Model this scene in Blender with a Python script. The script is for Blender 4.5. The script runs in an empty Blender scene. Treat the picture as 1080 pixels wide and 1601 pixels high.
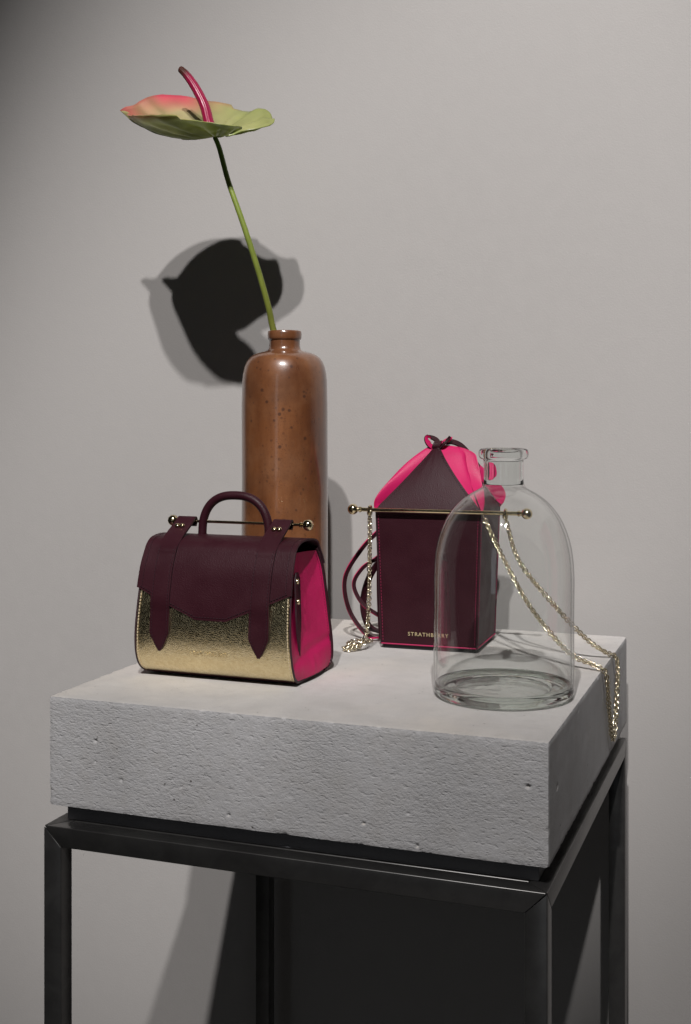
import bpy, bmesh, math, random
import numpy as np
from mathutils import Vector, noise
random.seed(7); rng = np.random.default_rng(7)
SC = bpy.context.scene
COL = SC.collection
T = 0.90                                   # height of the block's top above the floor
R = math.radians

# ------------------------------------------------------------------ camera
cam = bpy.data.objects.new('camera', bpy.data.cameras.new('camera')); COL.objects.link(cam)
cam.location = (0.44686, -1.30879, T + 0.28467)
cam.rotation_euler = (R(90), 0, R(20.0728))
cam.data.sensor_width = 36; cam.data.lens = 43.09; cam.data.shift_y = -0.0992
cam.data.clip_start = 0.02; cam.data.clip_end = 60
SC.camera = cam

# ------------------------------------------------------------------ world, lamps, exposure
w = bpy.data.worlds.new('World'); SC.world = w; w.use_nodes = True
bg = w.node_tree.nodes['Background']
bg.inputs[0].default_value = (0.95, 0.98, 1.0, 1); bg.inputs[1].default_value = 0.008
SC.view_settings.view_transform = 'Standard'; SC.view_settings.look = 'None'
SC.view_settings.exposure = 0; SC.view_settings.gamma = 1

def spot(name, loc, aim, watts, size, blend, radius, color):
    d = bpy.data.lights.new(name, 'SPOT'); d.energy = watts; d.spot_size = R(size); d.spot_blend = blend
    d.shadow_soft_size = radius; d.color = color
    o = bpy.data.objects.new(name, d); COL.objects.link(o); o.location = loc
    o.rotation_euler = (Vector(aim) - Vector(loc)).to_track_quat('-Z', 'Y').to_euler()
    return o
spot('ceiling_spotlight', (1.32, -3.95, T + 4.55), (-.20, .335, T + .365), 1000, 15.9, .69, 0.055, (1.0, 0.978, 0.966))
spot('ceiling_spotlight', (0.64, -3.95, T + 4.55), (.395, .335, T - 1.0), 890, 32.1, .476, 0.055, (1.0, 0.970, 0.955))
# the cool general light of the shop behind the viewer
def area(name, loc, aim, watts, sx, sy, color):
    d = bpy.data.lights.new(name, 'AREA'); d.energy = watts; d.shape = 'RECTANGLE'; d.size = sx; d.size_y = sy; d.color = color
    o = bpy.data.objects.new(name, d); COL.objects.link(o); o.location = loc
    o.rotation_euler = (Vector(aim) - Vector(loc)).to_track_quat('-Z', 'Y').to_euler()
    return o
area('shop_window_light', (-.10, -3.5, T + .55), (0, 0, T + .2), 1.7, 0.45, 1.7, (0.86, 0.93, 1.0))

# ------------------------------------------------------------------ helpers
def tag(o, label=None, cat=None, group=None, kind=None):
    if label: o['label'] = label
    if cat: o['category'] = cat
    if group: o['group'] = group
    if kind: o['kind'] = kind
    return o

def empty(name, loc, label, cat, rz=0):
    o = bpy.data.objects.new(name, None); COL.objects.link(o)
    o.location = loc; o.rotation_euler = (0, 0, rz); o.empty_display_size = 0.02
    return tag(o, label, cat)

def obj(name, V, F, mats, parent=None, mi=None, smooth=True, sharp=35, loc=None):
    me = bpy.data.meshes.new(name)
    me.from_pydata([tuple(map(float, v)) for v in V], [], [tuple(int(i) for i in f) for f in F])
    if not isinstance(mats, (list, tuple)): mats = [mats]
    for m in mats: me.materials.append(m)
    if mi is not None: me.polygons.foreach_set('material_index', np.array(mi, dtype=np.int32))
    bm = bmesh.new(); bm.from_mesh(me); bmesh.ops.recalc_face_normals(bm, faces=bm.faces); bm.to_mesh(me); bm.free()
    if smooth:
        me.polygons.foreach_set('use_smooth', np.ones(len(me.polygons), dtype=bool))
        if sharp: me.set_sharp_from_angle(angle=R(sharp))
    me.update()
    o = bpy.data.objects.new(name, me); COL.objects.link(o)
    if parent: o.parent = parent
    if loc is not None: o.location = loc
    return o

class MB:
    """collects shapes into one mesh"""
    def __init__(s): s.V = []; s.F = []; s.M = []
    def add(s, V, F, m=0):
        b = len(s.V); s.V += [tuple(v) for v in V]; s.F += [tuple(i + b for i in f) for f in F]; s.M += [m] * len(F)
        return s
    def build(s, name, mats, parent=None, **k): return obj(name, s.V, s.F, mats, parent, mi=s.M, **k)

def slab_data(G, th, flip=False):
    """closed sheet of thickness th behind the grid G (n,m,3); returns V,F,kinds (0 outer,1 inner,2 rim)"""
    G = np.asarray(G, float); n, m, _ = G.shape
    du = np.gradient(G, axis=0); dv = np.gradient(G, axis=1)
    N = np.cross(du, dv); L = np.linalg.norm(N, axis=2, keepdims=True); L[L < 1e-12] = 1; N = N / L
    if flip: N = -N
    I = G - N * th
    V = np.concatenate([G.reshape(-1, 3), I.reshape(-1, 3)]); F = []; K = []
    o = n * m; ix = lambda i, j: i * m + j
    for i in range(n - 1):
        for j in range(m - 1):
            q = (ix(i, j), ix(i + 1, j), ix(i + 1, j + 1), ix(i, j + 1))
            F.append(q); K.append(0); F.append(tuple(o + k for k in q[::-1])); K.append(1)
    b = [(i, 0) for i in range(n)] + [(n - 1, j) for j in range(1, m)] + [(i, m - 1) for i in range(n - 2, -1, -1)] + [(0, j) for j in range(m - 2, 0, -1)]
    for k in range(len(b)):
        a, c = ix(*b[k]), ix(*b[(k + 1) % len(b)])
        F.append((a, c, o + c, o + a)); K.append(2)
    return V, F, K

def slab(name, G, th, mats, parent=None, flip=False, sharp=50):
    V, F, K = slab_data(G, th, flip)
    if not isinstance(mats, (list, tuple)): mats = [mats]
    mi = [min(k, len(mats) - 1) for k in K]
    return obj(name, V, F, mats, parent, mi=mi, sharp=sharp)

def frames(P):
    P = [Vector(p) for p in P]; n = len(P); Tn = []
    for i in range(n):
        t = P[min(i + 1, n - 1)] - P[max(i - 1, 0)]; Tn.append(t.normalized() if t.length > 1e-12 else Vector((0, 0, 1)))
    a = Vector((0, 0, 1)) if abs(Tn[0].z) < .9 else Vector((1, 0, 0))
    N = [(a - Tn[0] * a.dot(Tn[0])).normalized()]
    for i in range(1, n):
        v = N[-1] - Tn[i] * N[-1].dot(Tn[i]); N.append(v.normalized())
    return P, Tn, N

def tube_data(P, r, seg=16, caps=True, rfun=None):
    P, Tn, N = frames(P); V = []; F = []; n = len(P)
    for i in range(n):
        B = Tn[i].cross(N[i]); rr = r[i] if hasattr(r, '__len__') else r
        for k in range(seg):
            a = 2 * math.pi * k / seg; q = rr * (rfun(i, a) if rfun else 1)
            V.append(tuple(P[i] + N[i] * math.cos(a) * q + B * math.sin(a) * q))
    for i in range(n - 1):
        for k in range(seg):
            F.append((i * seg + k, i * seg + (k + 1) % seg, (i + 1) * seg + (k + 1) % seg, (i + 1) * seg + k))
    if caps: F.append(tuple(range(seg - 1, -1, -1))); F.append(tuple((n - 1) * seg + k for k in range(seg)))
    return V, F

def lathe_data(prof, seg=64, wob=None, closed=False):
    """prof list of (r,z); r==0 ends become poles"""
    V = []; F = []; rings = []
    for i, (r, z) in enumerate(prof):
        if r <= 1e-7: rings.append([len(V)]); V.append((0, 0, z))
        else:
            rings.append(list(range(len(V), len(V) + seg)))
            for k in range(seg):
                a = 2 * math.pi * k / seg; dr, dz = wob(i, a, r, z) if wob else (0, 0)
                V.append(((r + dr) * math.cos(a), (r + dr) * math.sin(a), z + dz))
    L = len(rings)
    for i in range(L if closed else L - 1):
        A, B = rings[i], rings[(i + 1) % L]
        for k in range(seg):
            k2 = (k + 1) % seg
            if len(A) == 1 and len(B) == 1: continue
            if len(A) == 1: F.append((A[0], B[k], B[k2]))
            elif len(B) == 1: F.append((A[k], A[k2], B[0]))
            else: F.append((A[k], A[k2], B[k2], B[k]))
    return V, F

def sphere_data(c, r, seg=24, rings=14):
    prof = [(r * math.sin(math.pi * i / rings) if 0 < i < rings else 0, r * math.cos(math.pi * i / rings)) for i in range(rings + 1)]
    V, F = lathe_data(prof, seg); return [(x + c[0], y + c[1], z + c[2]) for x, y, z in V], F

def catmull(P, n):
    P = np.array(P, float); k = len(P); Q = np.vstack([2 * P[0] - P[1], P, 2 * P[-1] - P[-2]]); out = []
    for s in np.linspace(0, k - 1, n):
        i = min(int(s), k - 2); t = s - i; a, b, c, d = Q[i:i + 4]
        out.append(.5 * (2 * b + (c - a) * t + (2 * a - 5 * b + 4 * c - d) * t * t + (-a + 3 * b - 3 * c + d) * t ** 3))
    return np.array(out)

def arclen(P, step):
    P = np.asarray(P, float); d = np.r_[0, np.cumsum(np.linalg.norm(np.diff(P, axis=0), axis=1))]
    s = np.arange(0, d[-1], step); return np.stack([np.interp(s, d, P[:, k]) for k in range(3)], 1)

def box_data(x0, x1, y0, y1, z0, z1):
    V = [(x0, y0, z0), (x1, y0, z0), (x1, y1, z0), (x0, y1, z0), (x0, y0, z1), (x1, y0, z1), (x1, y1, z1), (x0, y1, z1)]
    return V, [(0, 3, 2, 1), (4, 5, 6, 7), (0, 1, 5, 4), (1, 2, 6, 5), (2, 3, 7, 6), (3, 0, 4, 7)]

def stitches(name, P, normals, mat, parent, pitch=.0034, ln=.0023, wd=.0007, ht=.0004, across=0.0):
    """a row of small thread stitches lying along P (with surface normals)"""
    P = np.asarray(P, float); Nn = np.asarray(normals, float)
    d = np.r_[0, np.cumsum(np.linalg.norm(np.diff(P, axis=0), axis=1))]; mb = MB()
    for s in np.arange(pitch * .5, d[-1], pitch):
        p = np.array([np.interp(s, d, P[:, k]) for k in range(3)]); q = np.array([np.interp(s + 1e-4, d, P[:, k]) for k in range(3)])
        n = np.array([np.interp(s, d, Nn[:, k]) for k in range(3)]); n /= np.linalg.norm(n)
        t = q - p; t /= (np.linalg.norm(t) + 1e-12); b = np.cross(n, t)
        t, b = t * math.cos(across) + b * math.sin(across), b * math.cos(across) - t * math.sin(across)
        j = ln * (1 + rng.uniform(-.12, .12))
        V = [p + t * j / 2 * a + b * wd / 2 * c + n * (ht if h else -ht * .5) for h in (0, 1) for a, c in ((-1, -1), (1, -1), (1, 1), (-1, 1))]
        for h in range(4, 8): V[h] = p + (V[h] - p) * .75 + n * ht * .25
        mb.add(V, [(0, 3, 2, 1), (4, 5, 6, 7), (0, 1, 5, 4), (1, 2, 6, 5), (2, 3, 7, 6), (3, 0, 4, 7)])
    o = mb.build(name, mat, parent, smooth=False); o['kind'] = 'stuff'; return o

# ------------------------------------------------------------------ materials
class NT:
    def __init__(s, name):
        s.m = bpy.data.materials.new(name); s.m.use_nodes = True; s.t = s.m.node_tree; s.n = s.t.nodes; s.b = s.n['Principled BSDF']
    def node(s, ty, **k):
        n = s.n.new(ty)
        for a, v in k.items():
            if a in n.inputs: n.inputs[a].default_value = v
            else: setattr(n, a, v)
        return n
    def link(s, a, b): s.t.links.new(a, b)
    def coord(s, scale=(1, 1, 1)):
        tc = s.node('ShaderNodeTexCoord'); mp = s.node('ShaderNodeMapping'); mp.inputs['Scale'].default_value = scale
        s.link(tc.outputs['Object'], mp.inputs[0]); return mp.outputs[0]
    def noise(s, co, scale, detail=6, rough=.55, dist=0):
        n = s.node('ShaderNodeTexNoise'); n.inputs['Scale'].default_value = scale; n.inputs['Detail'].default_value = detail
        n.inputs['Roughness'].default_value = rough; n.inputs['Distortion'].default_value = dist; s.link(co, n.inputs['Vector']); return n.outputs['Fac']
    def voro(s, co, scale, feature='F1', rnd=1.0):
        n = s.node('ShaderNodeTexVoronoi'); n.feature = feature; n.inputs['Scale'].default_value = scale; n.inputs['Randomness'].default_value = rnd
        s.link(co, n.inputs['Vector']); return n.outputs['Distance'], n
    def ramp(s, fac, stops):
        n = s.node('ShaderNodeValToRGB'); e = n.color_ramp.elements
        while len(e) < len(stops): e.new(.5)
        for i, (p, c) in enumerate(stops):
            e[i].position = p; e[i].color = (c, c, c, 1) if not hasattr(c, '__len__') else (*c, 1)
        s.link(fac, n.inputs[0]); return n.outputs['Color']
    def mix(s, fac, a, b, mode='MIX'):
        n = s.node('ShaderNodeMix'); n.data_type = 'RGBA'; n.blend_type = mode
        for sock, v in ((n.inputs[0], fac), (n.inputs[6], a), (n.inputs[7], b)):
            if hasattr(v, 'is_linked'): s.link(v, sock)
            elif isinstance(v, (int, float)): sock.default_value = v
            else: sock.default_value = (*v, 1)
        return n.outputs[2]
    def math(s, op, a, b=0.0, c=None):
        n = s.node('ShaderNodeMath'); n.operation = op
        for i, v in enumerate((a, b, c)):
            if v is None: continue
            if hasattr(v, 'is_linked'): s.link(v, n.inputs[i])
            else: n.inputs[i].default_value = v
        return n.outputs[0]
    def bump(s, h, strength, dist, prev=None):
        n = s.node('ShaderNodeBump'); n.inputs['Strength'].default_value = strength; n.inputs['Distance'].default_value = dist
        s.link(h, n.inputs['Height'])
        if prev is not None: s.link(prev, n.inputs['Normal'])
        s.link(n.outputs[0], s.b.inputs['Normal']); return n.outputs[0]
    def set(s, **k):
        al = dict(color='Base Color', rough='Roughness', metal='Metallic', spec='Specular IOR Level', coat='Coat Weight', coatr='Coat Roughness', ior='IOR', trans='Transmission Weight', sheen='Sheen Weight', sss='Subsurface Weight')
        for a, v in k.items():
            sock = s.b.inputs[al[a]]
            if hasattr(v, 'is_linked'): s.link(v, sock)
            elif a == 'color': sock.default_value = (*v, 1)
            else: sock.default_value = v
        return s

def srgb(r, g, b):
    f = lambda c: (c / 255 / 12.92) if c <= 10 else ((c / 255 + .055) / 1.055) ** 2.4
    return (f(r), f(g), f(b))

def mat_wall():
    m = NT('painted_wall'); co = m.coord()
    big = m.noise(co, 1.3, 3); fine = m.noise(co, 420, 4, .6); mid = m.noise(co, 40, 4)
    c = m.mix(big, (.418, .400, .386), (.462, .443, .430)); c = m.mix(m.ramp(mid, [(.35, 0), (.7, 1)]), c, (.445, .426, .412))
    m.set(color=c, rough=.62, spec=.25)
    b = m.bump(fine, .3, .0007); b = m.bump(mid, .08, .002, b); return m.m

def mat_floor():
    m = NT('dark_floor'); co = m.coord(); n = m.noise(co, 6, 5); m.set(color=m.mix(n, (.03, .029, .028), (.05, .048, .046)), rough=.55)
    m.bump(m.noise(co, 90, 3), .1, .002); return m.m

def mat_concrete():
    m = NT('cast_concrete'); co = m.coord()
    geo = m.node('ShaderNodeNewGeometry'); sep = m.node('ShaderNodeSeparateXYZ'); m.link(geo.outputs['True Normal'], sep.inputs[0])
    n1 = m.noise(co, 7, 6, .6); n2 = m.noise(co, 60, 6, .65); n3 = m.noise(co, 700, 3, .6)
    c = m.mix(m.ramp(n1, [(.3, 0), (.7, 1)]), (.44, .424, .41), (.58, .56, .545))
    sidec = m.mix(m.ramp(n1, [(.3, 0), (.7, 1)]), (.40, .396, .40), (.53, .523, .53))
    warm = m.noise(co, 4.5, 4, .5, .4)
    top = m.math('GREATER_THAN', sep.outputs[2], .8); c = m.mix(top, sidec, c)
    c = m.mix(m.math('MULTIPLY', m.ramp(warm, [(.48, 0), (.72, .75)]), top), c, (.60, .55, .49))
    c = m.mix(m.math('MULTIPLY', m.ramp(m.noise(co, 16, 5, .6, .5), [(.5, 0), (.72, 1)]), .4), c, (.41, .39, .375))
    c = m.mix(m.math('MULTIPLY', m.ramp(n2, [(.48, 0), (.75, 1)]), .5), c, (.43, .415, .40))
    c = m.mix(m.math('MULTIPLY', m.ramp(n3, [(.45, 0), (.75, 1)]), .25), c, (.30, .29, .28))
    d, v = m.voro(co, 55); sp = m.noise(co, 22, 2)
    d9, v9 = m.voro(co, 150); tiny = m.math('MULTIPLY', m.ramp(d9, [(.07, 1), (.16, 0)]), m.ramp(m.noise(co, 60, 2), [(.60, 0), (.66, 1)]))
    c = m.mix(m.math('MULTIPLY', tiny, .75), c, (.16, .15, .145))
    pit = m.math('MULTIPLY', m.ramp(d, [(.03, 1), (.08, 0)]), m.ramp(sp, [(.55, 0), (.60, 1)]))
    c = m.mix(pit, c, (.10, .09, .085))
    m.set(color=c, rough=.86, spec=.25)
    gr = m.noise(m.coord((1, 1, 1.9)), 300, 4, .62); fm = m.math('LESS_THAN', sep.outputs[1], -.75); am = m.ramp(m.noise(co, 11, 4, .6), [(.36, .25), (.62, 1)])
    gk = m.math('MULTIPLY', gr, m.math('MULTIPLY', am, m.math('MULTIPLY_ADD', fm, .86, .14)))
    ho = m.noise(m.coord((1, 1, 2.2)), 130, 3, .5); gk = m.math('ADD', gk, m.math('MULTIPLY', m.math('MULTIPLY', m.ramp(ho, [(.30, 0), (.44, 1)]), fm), .35))
    b = m.bump(n3, .4, .0008); b = m.bump(n2, .2, .0015, b); b = m.bump(gk, .62, .0019, b); return m.m

def mat_steel():
    m = NT('blackened_steel'); co = m.coord()
    n = m.noise(co, 25, 6, .6, .6); s = m.noise(m.coord((8, 8, 180)), 3, 4)
    c = m.mix(m.ramp(n, [(.35, 0), (.75, 1)]), (.125, .122, .12), (.175, .172, .167))
    m.set(color=c, metal=.85, rough=m.ramp(m.mix(.5, n, s), [(.3, .30), (.7, .40)]))
    m.bump(m.noise(co, 160, 4), .08, .001); return m.m

def mat_plate():
    m = NT('grey_plate'); co = m.coord(); n = m.noise(co, 30, 5)
    m.set(color=m.mix(n, (.13, .132, .145), (.17, .17, .18)), rough=.55); m.bump(m.noise(co, 200, 3), .1, .001); return m.m

def mat_leather(name, base, dark, rough=.42, grain=1500, bump=.35, spec=.5):
    m = NT(name); co = m.coord(); d, v = m.voro(co, grain); n = m.noise(co, 35, 5); f = m.noise(co, grain * .8, 3)
    m.set(color=m.mix(m.ramp(n, [(.3, 0), (.7, 1)]), dark, base), rough=m.ramp(n, [(.3, rough - .05), (.7, rough + .08)]), spec=spec)
    h = m.math('ADD', m.math('MULTIPLY', d, .7), m.math('MULTIPLY', f, .6)); m.bump(h, bump, .0004); return m.m

def mat_gold():
    m = NT('gold_leather'); co = m.coord()
    d, v = m.voro(co, 520, 'DISTANCE_TO_EDGE'); n = m.noise(co, 260, 5, .65, .8); big = m.noise(co, 45, 4)
    c = m.mix(m.ramp(n, [(.35, 0), (.65, 1)]), (.74, .60, .34), (.90, .77, .49))
    m.set(color=c, metal=1.0, rough=m.ramp(n, [(.3, .15), (.7, .23)]))
    cr = m.ramp(d, [(0, 0), (.12, 1)])
    b = m.bump(n, .24, .0010); b = m.bump(cr, .30, .0004, b); m.bump(big, .12, .003, b); return m.m

def mat_brass(name='polished_brass', c=(.80, .67, .42)):
    m = NT(name); co = m.coord(); n = m.noise(co, 200, 3)
    m.set(color=c, metal=1.0, rough=m.ramp(n, [(.3, .10), (.7, .17)])); return m.m

def mat_plain(name, c, rough=.6, spec=.4):
    m = NT(name); co = m.coord(); n = m.noise(co, 300, 3); m.set(color=m.mix(n, tuple(x * .8 for x in c), c), rough=rough, spec=spec); return m.m

def mat_stoneware():
    m = NT('glazed_stoneware'); co = m.coord(); cs = m.coord((1, 1, .16))
    st = m.noise(cs, 26, 5, .55, .3); n = m.noise(co, 16, 5, .6); f = m.noise(co, 500, 3)
    c = m.mix(m.ramp(st, [(.3, 0), (.7, 1)]), (.095, .031, .012), (.25, .096, .035))
    c = m.mix(m.math('MULTIPLY', m.ramp(n, [(.45, 0), (.7, 1)]), .6), c, (.225, .108, .055))
    c = m.mix(m.math('MULTIPLY', m.ramp(m.noise(co, 11, 4), [(.46, 0), (.68, 1)]), .75), c, (.065, .022, .011))
    c = m.mix(m.math('MULTIPLY', m.ramp(f, [(.5, 0), (.75, 1)]), .3), c, (.08, .03, .015))
    d1, v1 = m.voro(co, 120); g1 = m.noise(co, 45, 2)
    d3, v3 = m.voro(co, 330); c = m.mix(m.math('MULTIPLY', m.math('MULTIPLY', m.ramp(d3, [(.10, 1), (.30, 0)]), m.ramp(m.noise(co, 70, 3), [(.45, 0), (.62, 1)])), .6), c, (.055, .022, .014))
    s1 = m.math('MULTIPLY', m.ramp(d1, [(.12, 1), (.24, 0)]), m.ramp(g1, [(.46, 0), (.54, 1)]))
    d2, v2 = m.voro(co, 62); g2 = m.noise(co, 20, 2)
    s2 = m.math('MULTIPLY', m.ramp(d2, [(.10, 1), (.17, 0)]), m.ramp(g2, [(.46, 0), (.52, 1)]))
    c = m.mix(m.math('MAXIMUM', m.math('MULTIPLY', s1, .45), m.math('MULTIPLY', s2, .65)), c, (.035, .016, .013))
    m.set(color=c, rough=m.ramp(st, [(.3, .26), (.7, .38)]), spec=.5, coat=.9, coatr=.11)
    b = m.bump(f, .10, .0005); b = m.bump(m.noise(co, 60, 3), .10, .002, b); return m.m

def mat_glass(name='clear_glass', c=(.955, .975, .965)):
    m = NT(name); m.set(color=c, rough=0.0, trans=1.0, ior=1.46, spec=.5)
    return m.m

def mat_glass_wall(name='clear_glass_wall', tint=(.988, .993, .990, 1), refr=0.0):
    """a blown wall about 2 mm thick as one sheet: the mirror of its two faces over a clear body"""
    m = NT(name); g = m.node('ShaderNodeNewGeometry'); fz = m.node('ShaderNodeFresnel')
    m.link(m.math('ADD', m.math('MULTIPLY', g.outputs['Backfacing'], 1 / 1.46 - 1.46), 1.46), fz.inputs['IOR'])
    F = fz.outputs[0]; two = F; lw = m.node('ShaderNodeLayerWeight'); lw.inputs[0].default_value = .5
    r = m.node('ShaderNodeBsdfTransparent'); m.link(m.mix(m.ramp(lw.outputs['Facing'], [(.76, 0), (.985, 1)]), tint[:3], (.16, .175, .17)), r.inputs['Color'])
    gl = m.node('ShaderNodeBsdfGlossy'); gl.inputs['Roughness'].default_value = 0; gl.inputs['Color'].default_value = (1, 1, 1, 1)
    mx = m.node('ShaderNodeMixShader'); m.link(two, mx.inputs[0]); m.link(r.outputs[0], mx.inputs[1]); m.link(gl.outputs[0], mx.inputs[2])
    out = mx
    if refr:
        gg = m.node('ShaderNodeBsdfGlass'); gg.inputs['Roughness'].default_value = 0; gg.inputs['IOR'].default_value = 1.46; gg.inputs['Color'].default_value = tint
        out = m.node('ShaderNodeMixShader'); out.inputs[0].default_value = refr; m.link(mx.outputs[0], out.inputs[1]); m.link(gg.outputs[0], out.inputs[2])
    m.n.remove(m.b); m.link(out.outputs[0], m.n['Material Output'].inputs[0]); return m.m

def mat_attr(name, rough=.35, spec=.5, transl=.25, bump=.0):
    m = NT(name); a = m.node('ShaderNodeVertexColor'); a.layer_name = 'tint'; co = m.coord()
    n = m.noise(co, 150, 4); c = m.mix(m.math('MULTIPLY', n, .35), a.outputs['Color'], (.10, .13, .03), 'MULTIPLY') if False else a.outputs['Color']
    m.set(color=c, rough=rough, spec=spec); m.bump(m.noise(co, 260, 3), .12, .001)
    if transl:
        t = m.node('ShaderNodeBsdfTranslucent'); m.link(c, t.inputs[0]); mx = m.node('ShaderNodeMixShader'); mx.inputs[0].default_value = transl
        m.link(m.b.outputs[0], mx.inputs[1]); m.link(t.outputs[0], mx.inputs[2]); m.link(mx.outputs[0], m.n['Material Output'].inputs[0])
    return m.m

WALL, FLOOR, CONC, STEEL, PLATE = mat_wall(), mat_floor(), mat_concrete(), mat_steel(), mat_plate()
BURG = mat_leather('burgundy_leather', (.033, .0064, .0112), (.027, .0052, .0092), .45, 850, .6, spec=.22)
BURG_IN = mat_leather('burgundy_edge', (.035, .010, .016), (.022, .006, .010), .5)
PINK = mat_leather('pink_leather', (.56, .010, .112), (.47, .008, .090), .46, 900, .6, spec=.35)
THREAD_D = mat_plain('dark_thread', (.030, .008, .014), .6)
THREAD_P = mat_plain('pink_thread', (.30, .014, .07), .6)
PIPING = mat_plain('magenta_edge', (.42, .010, .085), .5)
THREAD_G = mat_plain('pale_thread', (.72, .60, .42), .45)
GOLD, BRASS = mat_gold(), mat_brass()
CHAIN = mat_brass('pale_brass', (.84, .75, .56))
BLACK = mat_plain('black_base', (.012, .011, .012), .5)
STONE, GLASS, GLASSWALL = mat_stoneware(), mat_glass(), mat_glass_wall()
GLASSTHICK = mat_glass('thick_glass', (.86, .91, .87))
GLASSBASE = mat_glass_wall('clear_glass_base', (.97, .985, .97, 1), .36)
DARKHOLE = mat_plain('dark_inside', (.03, .018, .012), .8)

# ------------------------------------------------------------------ setting
WY = 0.328
V, F = box_data(-3.2, 3.2, WY, WY + .12, 0, 3.6)
tag(obj('wall', V, F, WALL, smooth=False), kind='structure')
V, F = box_data(-3.2, 3.2, -3.6, WY - .002, -.08, 0)
tag(obj('floor', V, F, FLOOR, smooth=False), kind='structure')

# ------------------------------------------------------------------ concrete block
BW, BD, BH = .25, .2621, .1087
def concrete_block():
    """closed box mesh with a fine grid on the three faces in view, roughened by noise"""
    z0, z1 = T - BH, T
    idx = {}; V = []; F = []
    def vid(p):
        k = (round(p[0], 6), round(p[1], 6), round(p[2], 6))
        if k not in idx: idx[k] = len(V); V.append(k)
        return idx[k]
    NX, NY, NZ = 420, 260, 96
    X = np.linspace(-BW, BW, NX); Y = np.linspace(-BD, BD, NY); Z = np.linspace(z0, z1, NZ)
    def grid(A, B, fn):
        I = [[vid(fn(a, b)) for b in B] for a in A]
        for i in range(len(A) - 1):
            for j in range(len(B) - 1): F.append((I[i][j], I[i + 1][j], I[i + 1][j + 1], I[i][j + 1]))
    grid(X, Z, lambda a, b: (a, -BD, b)); grid(Y, Z, lambda a, b: (BW, a, b)); grid(X, Y, lambda a, b: (a, b, z1))
    grid(X, Z, lambda a, b: (a, BD, b)); grid(Y, Z, lambda a, b: (-BW, a, b)); grid(X, Y, lambda a, b: (a, b, z0))
    out = []
    for x, y, z in V:
        p = Vector((x, y, z)); d = Vector((0, 0, 0))
        fx, fy = (-1 if y <= -BD + 1e-6 else 1 if y >= BD - 1e-6 else 0), (1 if x >= BW - 1e-6 else -1 if x <= -BW + 1e-6 else 0)
        if fx == -1:        # rough broken front: sandy crust with shallow flakes
            n = noise.fractal(Vector((x * 110, z * 190, 3)), .9, 2.1, 4)
            m = noise.noise(Vector((x * 9, z * 14, 8)))
            rid = noise.ridged_multi_fractal(Vector((x * 190 + z * 50, z * 270, 1)), .9, 2.2, 3, 1.0, 2.0) - 1
            amp = .45 + .55 * max(0, min(1, .6 + 1.4 * m))
            d.y -= (.00020 * n + .00022 * rid) * amp
            hole = noise.noise(Vector((x * 140, z * 140, 20)))
            if hole > .66: d.y += (hole - .66) * .016
        elif fy:
            n = noise.fractal(Vector((y * 40, z * 40, 13 + fy)), .9, 2.1, 4); d.x += fy * .00016 * n
            hole = noise.noise(Vector((y * 70, z * 70, 31)))
            if hole > .62: d.x -= fy * max(0, hole - .66) * .008
        if z >= z1 - 1e-6:
            n = noise.fractal(Vector((x * 25, y * 25, 5)), 1, 2.1, 4); d.z += .00010 * n
        # worn arrises
        ex, ey, ez = BW - abs(x), BD - abs(y), min(z1 - z, z - z0)
        for (a, b, k) in ((ex, ey, 0), (ey, ez, 1), (ex, ez, 2)):
            s = max(a, b) if False else math.hypot(a, b)
            if s < .004:
                c = .5 + .5 * noise.noise(p * 55 + Vector((0, 0, k * 9))); c2 = max(0, noise.noise(p * 130 + Vector((k * 5, 0, 0))) - .15)
                q = (1 - s / .004) * (.0004 + .0004 * c * c + .0011 * c2)
                if k != 1: d.x -= math.copysign(q, x)
                if k != 2: d.y -= math.copysign(q, y)
                if k != 0: d.z -= q if z > (z0 + z1) / 2 else -q
        out.append(p + d)
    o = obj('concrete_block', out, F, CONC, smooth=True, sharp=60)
    return tag(o, 'thick grey concrete slab with a rough sandy front lying on the black steel frame', 'slab')
concrete_block()

# ------------------------------------------------------------------ steel frame
ZT = T - .1262; OX, OY0, OY1, TW = .2505, -.271, .2575, .0198
fr = empty('steel_frame', (0, 0, 0), 'black steel square tube stand carrying the thick concrete slab', 'stand')
def prism(name, C8, parent, mat=STEEL, bev=.0009, shrink=.0002):
    C8 = [Vector(c) for c in C8]; bm = bmesh.new(); vs = [bm.verts.new(c) for c in C8]
    for f in ((0, 3, 2, 1), (4, 5, 6, 7), (0, 1, 5, 4), (1, 2, 6, 5), (2, 3, 7, 6), (3, 0, 4, 7)): bm.faces.new([vs[i] for i in f])
    bmesh.ops.recalc_face_normals(bm, faces=bm.faces)
    bmesh.ops.bevel(bm, geom=bm.edges[:], offset=bev, segments=2, profile=.5, affect='EDGES')
    me = bpy.data.meshes.new(name); bm.to_mesh(me); bm.free(); me.materials.append(mat)
    me.polygons.foreach_set('use_smooth', np.ones(len(me.polygons), dtype=bool)); me.set_sharp_from_angle(angle=R(50))
    o = bpy.data.objects.new(name, me); COL.objects.link(o); o.parent = parent; return o
def corner(sx, sy):
    ox = sx * OX; oy = OY0 if sy < 0 else OY1; return ox, oy, ox - sx * TW, oy - sy * TW
e = .00015
for sx in (-1, 1):
    for sy in (-1, 1):
        ox, oy, ix, iy = corner(sx, sy); zb = 0.0; zl = ZT - TW
        ring = [(ox, oy), (ix, oy), (ix, iy), (ox, iy)]; top = [ZT - e * 2, zl - e, zl - e, zl - e]
        if sx * sy < 0: ring = ring[::-1]; top = top[::-1]
        prism('leg', [(x, y, zb) for x, y in ring] + [(x, y, z) for (x, y), z in zip(ring, top)], fr)
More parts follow.
